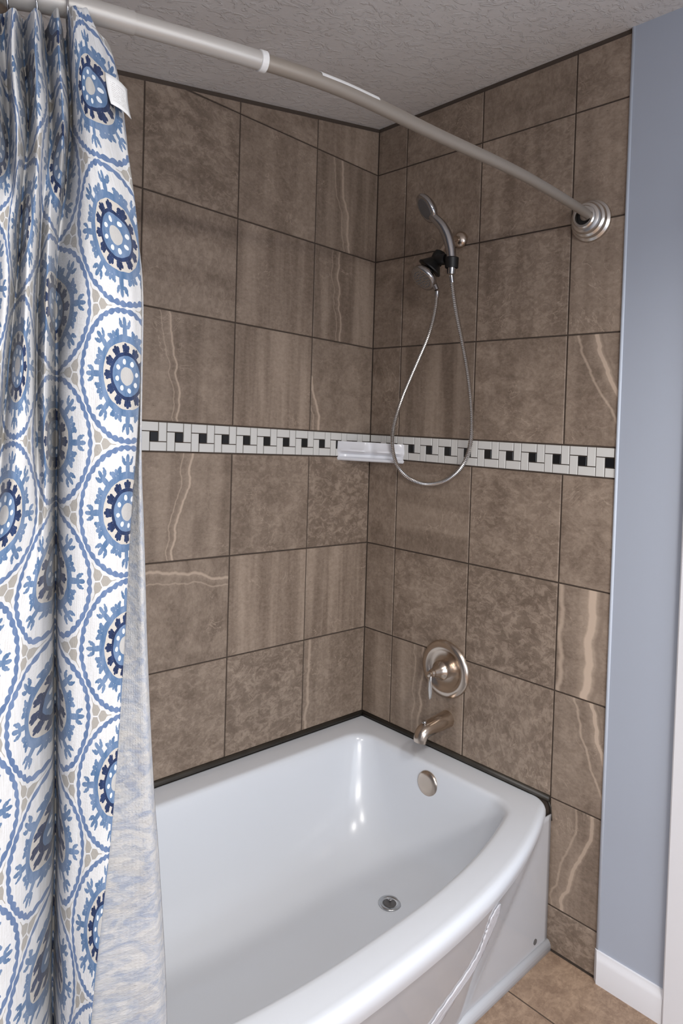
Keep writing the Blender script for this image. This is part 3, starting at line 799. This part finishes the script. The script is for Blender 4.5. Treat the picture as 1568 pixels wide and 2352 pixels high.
# ------------------------------------------------------------------ corner soap dish
sd = empty('soap_dish', (0, 0, 1.345), 'white ceramic corner soap dish on the mosaic band', 'soap dish')
bm = bmesh.new()
def dish(leg, bul, notch, z, nn=40):
    """corner footprint: along the back wall, across the front, along the right wall"""
    P = [Vector((.0, .0, z))]
    A, B = Vector((-leg, 0, z)), Vector((0, -leg, z)); nrm_ = Vector((-1, -1, 0)).normalized()
    for k in range(nn + 1):
        t = k / nn; s = 2 * t - 1
        q = A.lerp(B, t); w = (1 - abs(s) ** 6)
        q = q + nrm_ * (bul * w - notch * math.exp(-(s / .13) ** 2))
        P.append(q)
    return P
loops = [dish(.158, .004, 0, 0), dish(.162, .008, 0, .004), dish(.163, .009, 0, .009), dish(.158, -.012, .006, .014), dish(.158, -.014, .008, .022), dish(.161, .002, .014, .028), dish(.163, .013, .020, .033),
         dish(.163, .014, .018, .039), dish(.162, .006, .010, .048), dish(.161, .002, 0, .066)]
loft(bm, loops, close_first=True, close_last=False)
# sunken tray
top = [v for v in bm.verts if abs(v.co.z - .066) < 1e-5]
tr_ = [bm.verts.new(Vector((p.x, p.y, .066))) for p in dish(.142, -.006, 0, 0)]; tr2 = [bm.verts.new(Vector((p.x, p.y, .048))) for p in dish(.132, -.012, 0, 0)]
bm.verts.ensure_lookup_table(); nl = len(tr_)
for v in (tr_[0], tr2[0]): v.co += Vector((-.008, -.008, 0))
for k in range(1, nl):
    for q in (tr_, tr2): q[k].co += Vector((-.0, -.0, 0))
tr_[1].co.y = tr2[1].co.y = -.008; tr_[-1].co.x = tr2[-1].co.x = -.008
bm.verts.index_update(); topring = bm.verts[len(loops[0]) * 9: len(loops[0]) * 10]
for k in range(nl):
    k2 = (k + 1) % nl
    bm.faces.new((topring[k], topring[k2], tr_[k2], tr_[k])); bm.faces.new((tr_[k], tr_[k2], tr2[k2], tr2[k]))
bm.faces.new(tr2)
for v in bm.verts: v.co += Vector((-.0004, -.0004, 0))
auto(obj('dish_body', bm, M['ceramic'], sd), 50)

# ------------------------------------------------------------------ curved curtain rod
rod = [[-1.4337, -0.7968, 1.962], [-1.3553, -0.8193, 1.967], [-1.1683, -0.866, 1.977], [-1.0111, -0.8858, 1.987], [-0.7688, -0.8733, 2.007], [-0.442, -0.861, 2.033], [-0.0975, -0.8388, 2.052]]
rod = [tuple(p) for p in rod]
full = [(-AL + .02, -.758, 1.957)] + rod + [(-.050, -.812, 2.0535)]
full[-2] = (-.0975, -.8300, 2.0525)
rp = catmull(full, 70)
rd = empty('curtain_rod', (-.9, -.87, 1.98), 'satin nickel curved curtain rod crossing the alcove below the ceiling', 'curtain rod')
RO = Vector(rd.location)
def cut(x0, x1): return [p - RO for p in rp if x0 <= p.x <= x1]
bm = bmesh.new(); tube(bm, cut(-2, -1.350), .0150, 24)
auto(obj('outer_tube', bm, M['rod_pale'], rd), 50)
bm = bmesh.new(); tube(bm, cut(-1.352, -1.168), .0135, 24)
auto(obj('middle_tube', bm, M['rod_pale'], rd), 50)['label'] = 'pale middle sleeve of the rod'
bm = bmesh.new(); tube(bm, cut(-1.172, 0), .0118, 24)
auto(obj('inner_tube', bm, M['rod_nickel'], rd), 50)
def near(x):
    i = min(range(len(rp)), key=lambda k: abs(rp[k].x - x)); return rp[i] - RO, (rp[min(i + 1, len(rp) - 1)] - rp[i - 1]).normalized()
bm = bmesh.new(); p, t = near(-1.170); lathe(bm, [(-.006, .0125), (-.005, .0152), (.005, .0152), (.006, .0125)], p, t, 28)
auto(obj('collar', bm, M['plastic'], rd), 40)['label'] = 'white plastic collar'
# paper sticker lying on the top of the inner tube
bm = bmesh.new(); seg_ = [p for p in rp if -1.075 <= p.x <= -.945]; rows_ = []
seg_ = catmull([seg_[0], seg_[len(seg_) // 2], seg_[-1]], 10)
for i, p in enumerate(seg_):
    t = (seg_[min(i + 1, len(seg_) - 1)] - seg_[max(0, i - 1)]).normalized(); upv = Vector((0, 0, 1)); s = t.cross(upv).normalized(); row = []
    for rad in (.0122, .0128):
        row.append([bm.verts.new(p - RO + upv * (cos(a) * rad) + s * (sin(a) * rad)) for a in [radians(-12 + q * 11) for q in range(9)]])
    rows_.append(row)
for A, B in zip(rows_, rows_[1:]):
    for q in range(8):
        bm.faces.new((A[1][q], A[1][q + 1], B[1][q + 1], B[1][q])); bm.faces.new((A[0][q], B[0][q], B[0][q + 1], A[0][q + 1]))
    for q in (0, 8): bm.faces.new((A[0][q], A[1][q], B[1][q], B[0][q]))
for A in (rows_[0], rows_[-1]):
    for q in range(8): bm.faces.new((A[0][q], A[0][q + 1], A[1][q + 1], A[1][q]))
o = obj('sticker', bm, M['plastic'], rd); o['label'] = 'white paper sticker'
FX = Vector((0, -.809, 2.0535)) - RO
bm = bmesh.new()
lathe(bm, [(-.001, .030), (0, .0555), (.004, .0565), (.010, .0555), (.013, .052), (.015, .0495), (.020, .0495), (.026, .0475), (.029, .0435), (.031, .042), (.037, .0415), (.042, .039), (.0445, .035), (.0455, .032), (.050, .031), (.0535, .028), (.054, .0225), (.050, .0205), (.012, .020), (.010, 0)], FX, (-1, 0, 0), 56)
auto(obj('stepped_flange', bm, M['flange'], rd), 28)
bm = bmesh.new(); lathe(bm, [(0, .0), (.0, .0198), (.034, .0198), (.0345, .0)], FX + Vector((-.011, 0, 0)), (-1, 0, 0), 28)
obj('socket', bm, M['dark_hole'], rd, smooth=False)
bm = bmesh.new(); lathe(bm, [(0, 0), (0, .045), (.02, .045), (.03, .03), (.04, .02)], Vector((-AL + .001, -.745, 1.957)) - RO, (1, 0, 0), 40)
auto(obj('end_cap', bm, M['flange'], rd), 28)

# ------------------------------------------------------------------ curtain
CUR = [[(-0.06, -1.4105, -0.82, 1.9537), (-0.03, -1.4215, -0.835, 1.9426), (0, -1.4318, -0.84, 1.9358), (0.06, -1.4413, -0.83, 1.9354), (0.1, -1.4221, -0.768, 1.9689), (0.15, -1.4611, -0.84, 1.9222), (0.19, -1.4474, -0.768, 1.9571), (0.225, -1.4592, -0.79, 1.9429), (0.26, -1.49, -0.85, 1.9048), (0.3, -1.4728, -0.768, 1.9453), (0.33, -1.477, -0.768, 1.9433), (0.37, -1.5108, -0.84, 1.8991), (0.42, -1.5046, -0.79, 1.9218), (0.46, -1.5235, -0.82, 1.9011)], [(-0.06, -1.3821, -0.82, 1.9162), (-0.03, -1.4007, -0.835, 1.9029), (0, -1.4269, -0.85, 1.8864), (0.06, -1.4401, -0.84, 1.8844), (0.1, -1.42, -0.768, 1.9186), (0.15, -1.4576, -0.84, 1.8769), (0.19, -1.4448, -0.768, 1.908), (0.225, -1.4573, -0.79, 1.8948), (0.26, -1.4882, -0.85, 1.8603), (0.3, -1.4709, -0.768, 1.8969), (0.33, -1.4762, -0.768, 1.8946), (0.37, -1.5101, -0.84, 1.8545), (0.42, -1.5039, -0.79, 1.875), (0.46, -1.5259, -0.83, 1.8513)], [(-0.06, -1.3684, -0.835, 1.8151), (-0.03, -1.3911, -0.85, 1.803), (0, -1.4255, -0.87, 1.7855), (0.06, -1.4328, -0.84, 1.7912), (0.1, -1.4082, -0.758, 1.8225), (0.15, -1.4506, -0.84, 1.7851), (0.19, -1.4375, -0.768, 1.8095), (0.225, -1.464, -0.82, 1.7859), (0.26, -1.4852, -0.85, 1.7702), (0.3, -1.466, -0.768, 1.7995), (0.33, -1.4779, -0.79, 1.7893), (0.37, -1.5081, -0.85, 1.7622), (0.42, -1.4903, -0.768, 1.7911), (0.46, -1.5276, -0.84, 1.7582)], [(-0.045, -1.3448, -0.84, 1.6488), (-0.02, -1.3686, -0.86, 1.6408), (0.01, -1.3958, -0.87, 1.6334), (0.08, -1.4273, -0.85, 1.6294), (0.13, -1.4229, -0.768, 1.6419), (0.155, -1.4275, -0.768, 1.6409), (0.185, -1.4661, -0.84, 1.6224), (0.215, -1.4501, -0.768, 1.636), (0.24, -1.4789, -0.83, 1.621), (0.275, -1.4949, -0.85, 1.6147), (0.31, -1.475, -0.768, 1.6306), (0.34, -1.4866, -0.79, 1.625), (0.38, -1.5136, -0.845, 1.6113), (0.43, -1.5216, -0.82, 1.6131)], [(-0.025, -1.3459, -0.85, 1.4738), (0, -1.3746, -0.87, 1.4713), (0.05, -1.4105, -0.87, 1.4682), (0.115, -1.4378, -0.83, 1.4661), (0.145, -1.4074, -0.728, 1.4692), (0.165, -1.4345, -0.775, 1.4666), (0.19, -1.4693, -0.845, 1.4633), (0.215, -1.453, -0.775, 1.465), (0.24, -1.4828, -0.84, 1.4622), (0.28, -1.5008, -0.86, 1.4605), (0.32, -1.5047, -0.84, 1.4603), (0.35, -1.4953, -0.79, 1.4613), (0.39, -1.5183, -0.84, 1.4591), (0.43, -1.5324, -0.84, 1.4579)], [(-0.01, -1.3602, -0.86, 1.3008), (0.015, -1.3809, -0.87, 1.3032), (0.06, -1.4133, -0.865, 1.304), (0.115, -1.4358, -0.83, 1.3005), (0.147, -1.4052, -0.728, 1.2855), (0.165, -1.4308, -0.775, 1.293), (0.19, -1.4635, -0.84, 1.3031), (0.215, -1.4692, -0.83, 1.3021), (0.24, -1.485, -0.845, 1.3048), (0.27, -1.5041, -0.86, 1.3077), (0.3, -1.5169, -0.855, 1.3077), (0.33, -1.52, -0.83, 1.3045), (0.37, -1.5289, -0.82, 1.3036), (0.42, -1.5459, -0.83, 1.3058)], [(0, -1.3686, -0.865, 1.1303), (0.03, -1.3866, -0.865, 1.1336), (0.07, -1.4111, -0.855, 1.1354), (0.115, -1.4322, -0.825, 1.1311), (0.147, -1.4036, -0.728, 1.0995), (0.168, -1.4287, -0.775, 1.1169), (0.19, -1.4727, -0.83, 1.1398), (0.215, -1.4919, -0.845, 1.1474), (0.24, -1.5119, -0.85, 1.1524), (0.27, -1.5362, -0.855, 1.1582), (0.3, -1.5539, -0.85, 1.1601), (0.33, -1.562, -0.83, 1.1562), (0.37, -1.5608, -0.79, 1.1451), (0.42, -1.5816, -0.82, 1.1571)], [(0, -1.3854, -0.875, 0.9096), (0.03, -1.3977, -0.87, 0.9118), (0.07, -1.4151, -0.855, 0.9113), (0.115, -1.4279, -0.825, 0.9022), (0.147, -1.3984, -0.728, 0.8469), (0.168, -1.4244, -0.775, 0.878), (0.19, -1.467, -0.825, 0.9165), (0.215, -1.4884, -0.845, 0.9334), (0.24, -1.5102, -0.855, 0.946), (0.27, -1.5347, -0.86, 0.9572), (0.3, -1.5511, -0.85, 0.9586), (0.33, -1.5593, -0.83, 0.9524), (0.37, -1.5581, -0.79, 0.9336), (0.42, -1.5792, -0.82, 0.9551)], [(0, -1.4156, -0.89, 0.6775), (0.03, -1.4201, -0.88, 0.6733), (0.07, -1.4265, -0.86, 0.6635), (0.115, -1.427, -0.825, 0.6403), (0.147, -1.3955, -0.728, 0.5569), (0.168, -1.4236, -0.775, 0.6046), (0.19, -1.4608, -0.82, 0.6563), (0.215, -1.4843, -0.845, 0.6866), (0.24, -1.5081, -0.86, 0.7103), (0.27, -1.5328, -0.865, 0.7278), (0.3, -1.5493, -0.855, 0.7306), (0.33, -1.5562, -0.83, 0.7177), (0.37, -1.555, -0.79, 0.69), (0.42, -1.5763, -0.82, 0.7225)]]
LIN = [[(-1.3947, -0.78, 1.9597), (-1.3981, -0.794, 1.9528), (-1.4004, -0.804, 1.9479), (-1.3937, -0.79, 1.9563)], [(-1.3838, -0.785, 1.9106), (-1.379, -0.799, 1.9078), (-1.3751, -0.809, 1.906), (-1.3658, -0.795, 1.9146)], [(-1.3639, -0.795, 1.8277), (-1.3626, -0.809, 1.8243), (-1.3613, -0.819, 1.822), (-1.3525, -0.805, 1.8289)], [(-1.3436, -0.8, 1.7442), (-1.3484, -0.814, 1.74), (-1.3517, -0.824, 1.7369), (-1.3442, -0.81, 1.742)], [(-1.3283, -0.8, 1.6459), (-1.3323, -0.814, 1.6432), (-1.3351, -0.824, 1.6413), (-1.327, -0.81, 1.6449)], [(-1.3264, -0.805, 1.5366), (-1.3308, -0.819, 1.5353), (-1.3338, -0.829, 1.5344), (-1.3257, -0.815, 1.5362)], [(-1.3275, -0.805, 1.4146), (-1.3309, -0.819, 1.415), (-1.3332, -0.829, 1.4153), (-1.3249, -0.815, 1.4151)], [(-1.3366, -0.81, 1.3538), (-1.3357, -0.824, 1.3551), (-1.3348, -0.834, 1.3559), (-1.3254, -0.82, 1.3547)], [(-1.3404, -0.81, 1.2932), (-1.3356, -0.824, 1.2949), (-1.3317, -0.834, 1.296), (-1.3213, -0.82, 1.2937)], [(-1.3478, -0.815, 1.1129), (-1.3356, -0.829, 1.1145), (-1.326, -0.839, 1.1155), (-1.3136, -0.825, 1.1094)], [(-1.3603, -0.82, 0.9359), (-1.3366, -0.834, 0.9341), (-1.3179, -0.844, 0.9323), (-1.3023, -0.83, 0.9215)], [(-1.3677, -0.82, 0.8175), (-1.3344, -0.834, 0.8109), (-1.3079, -0.844, 0.8051), (-1.2894, -0.83, 0.7904)], [(-1.385, -0.82, 0.6128), (-1.3353, -0.834, 0.5938), (-1.295, -0.844, 0.5774), (-1.2716, -0.83, 0.5546)]]
def ext(rows, zbot):
    """continue the last row straight down to the hem"""
    a, b_ = rows[-2], rows[-1]; new = []
    for p, q in zip(a, b_):
        pz, qz = p[-1], q[-1]; k = (zbot - qz) / (qz - pz) * .35
        r = [q[i] + (q[i] - p[i]) * k for i in range(len(q) - 1)] + [zbot]; r[0] = q[0]
        new.append(tuple(r))
    return rows + [new]
CUR = [[tuple(p[:3]) + (min(p[3], 1.936) if p[2] > -.822 else p[3] + .006,) for p in CUR[0]]] + CUR[1:]
CUR = ext([list(r) for r in CUR], .46); CUR[-1] = [tuple(p[:2]) + (min(p[2], -.812), p[3]) for p in CUR[-1]]
CUR = ext(CUR, .13); CUR[-1] = [CUR[-2][i][:3] + (.13,) for i in range(len(CUR[-1]))]
def cm1(P, n):
    """catmull through tuples"""
    out = []; Q = [tuple(2 * a - b_ for a, b_ in zip(P[0], P[1]))] + list(P) + [tuple(2 * a - b_ for a, b_ in zip(P[-1], P[-2]))]
    for i in range(1, len(Q) - 2):
        for k in range(n):
            t = k / n
            out.append(tuple(.5 * (2 * b_ + (c - a) * t + (2 * a - 5 * b_ + 4 * c - d) * t * t + (3 * b_ - a - 3 * c + d) * t ** 3) for a, b_, c, d in zip(Q[i - 1], Q[i], Q[i + 1], Q[i + 2])))
    out.append(tuple(P[-1])); return out
cur = empty('shower_curtain', (-1.44, -.83, 1.95), 'white shower curtain printed with blue medallions, bunched at the left', 'shower curtain')
CO = Vector(cur.location)
def sheet(rows, nu, nv, us=None):
    cols = [cm1(r, nu) for r in rows]                       # along the width
    ncol = len(cols[0]); G = []
    for c in range(ncol): G.append(cm1([row[c] for row in cols], nv))
    bm = bmesh.new(); uvl = bm.loops.layers.uv.new('UVMap'); co = {}; V = []
    for c in range(ncol):
        cc = []
        for r, p in enumerate(G[c]):
            s, x, y, z = p
            # small creases that die out towards the hem
            w = max(0, (z - 1.0)) * .0022
            y2 = y + w * (sin(s * 210 + z * 9) * .6 + sin(z * 37 + s * 60) * .5)
            v = bm.verts.new(Vector((x, y2, z)) - CO); co[v] = (s / PP, (z - 1.316) / PP); cc.append(v)
        V.append(cc)
    for c in range(ncol - 1):
        for r in range(len(V[0]) - 1):
            f = bm.faces.new((V[c][r], V[c + 1][r], V[c + 1][r + 1], V[c][r + 1]))
            for l in f.loops: l[uvl].uv = co[l.vert]
    return bm
o = obj('front_panel', sheet(CUR, 8, 16), M['curtain'], cur, smooth=True, recalc=False)
m_ = o.modifiers.new('cloth', 'SOLIDIFY'); m_.thickness = .0007
LIN = [[(.02 * i,) + tuple(p) for i, p in enumerate(r)] for r in LIN]
LIN = ext(LIN, .13); LIN[-1] = [tuple(p[:2]) + (min(p[2], -.815), p[3]) for p in LIN[-1]]
o = obj('turned_edge', sheet(LIN, 6, 14), M['lining'], cur, smooth=True, recalc=False)
m_ = o.modifiers.new('cloth', 'SOLIDIFY'); m_.thickness = .0007
o['label'] = 'faded reverse side of the cloth along the turned right edge'
# care tag sewn to the edge
bm = bmesh.new(); uvl = bm.loops.layers.uv.new('UVMap'); T = [(-1.4015, -.846, 1.874), (-1.3695, -.842, 1.866), (-1.3655, -.838, 1.827), (-1.3985, -.848, 1.832)]
G = []
for i in range(7):
    row = []
    for j in range(7):
        u, v = i / 6, j / 6
        p = (Vector(T[0]) * (1 - u) + Vector(T[1]) * u) * (1 - v) + (Vector(T[3]) * (1 - u) + Vector(T[2]) * u) * v
        p.y -= .010 * v * v + .004 * sin(pi * u); row.append(bm.verts.new(p - CO))
    G.append(row)
for i in range(6):
    for j in range(6):
        f = bm.faces.new((G[i][j], G[i][j + 1], G[i + 1][j + 1], G[i + 1][j]))
        for l, (a, b_) in zip(f.loops, ((i, j), (i, j + 1), (i + 1, j + 1), (i + 1, j))): l[uvl].uv = (a / 6, 1 - b_ / 6)
o = obj('care_tag', bm, M['tag'], cur, smooth=True, recalc=False); o['label'] = 'white fabric care tag with small grey print'
m_ = o.modifiers.new('cloth', 'SOLIDIFY'); m_.thickness = .0004

# curtain rings
rings = []
for i, x in enumerate((-1.432, -1.462, -1.492, -1.512)):
    p, t = near(x); p = p + RO
    bm = bmesh.new(); a_, s_, t_ = frame(t); n = 28
    pathr = [Vector((0, 0, -.006)) + s_ * (cos(2 * pi * k / n) * .021) + t_ * (sin(2 * pi * k / n) * .024) for k in range(n)]
    V = []
    for k, q in enumerate(pathr):
        rad = q.normalized(); V.append([bm.verts.new(q + rad * (cos(b_) * .0016) + Vector(t) * (sin(b_) * .0016)) for b_ in [2 * pi * h / 8 for h in range(8)]])
    for k in range(n):
        for h in range(8): bm.faces.new((V[k][h], V[k][(h + 1) % 8], V[(k + 1) % n][(h + 1) % 8], V[(k + 1) % n][h]))
    r = obj('curtain_ring', bm, M['chrome'], None, p, smooth=True)
    lab = ['thin metal curtain ring nearest the right edge of the bunched curtain', 'thin metal curtain ring, second from the right', 'thin metal curtain ring, third from the right', 'thin metal curtain ring nearest the left edge of the photo'][i]
    tagit(r, lab, 'curtain ring', 'rings holding the curtain on the rod')

# ------------------------------------------------------------------ let the house settle: courses and floor a little out of level (room corner stays put)
done = set()
bpy.context.view_layer.update()
for o in list(bpy.data.objects):
    if o.type in ('CAMERA', 'LIGHT'): continue
    l = o.location; l.z += -TL * l.x - TR * l.y
    if o.type == 'MESH' and o.data.name not in done:
        done.add(o.data.name)
        for v in o.data.vertices: v.co.z += -TL * v.co.x - TR * v.co.y
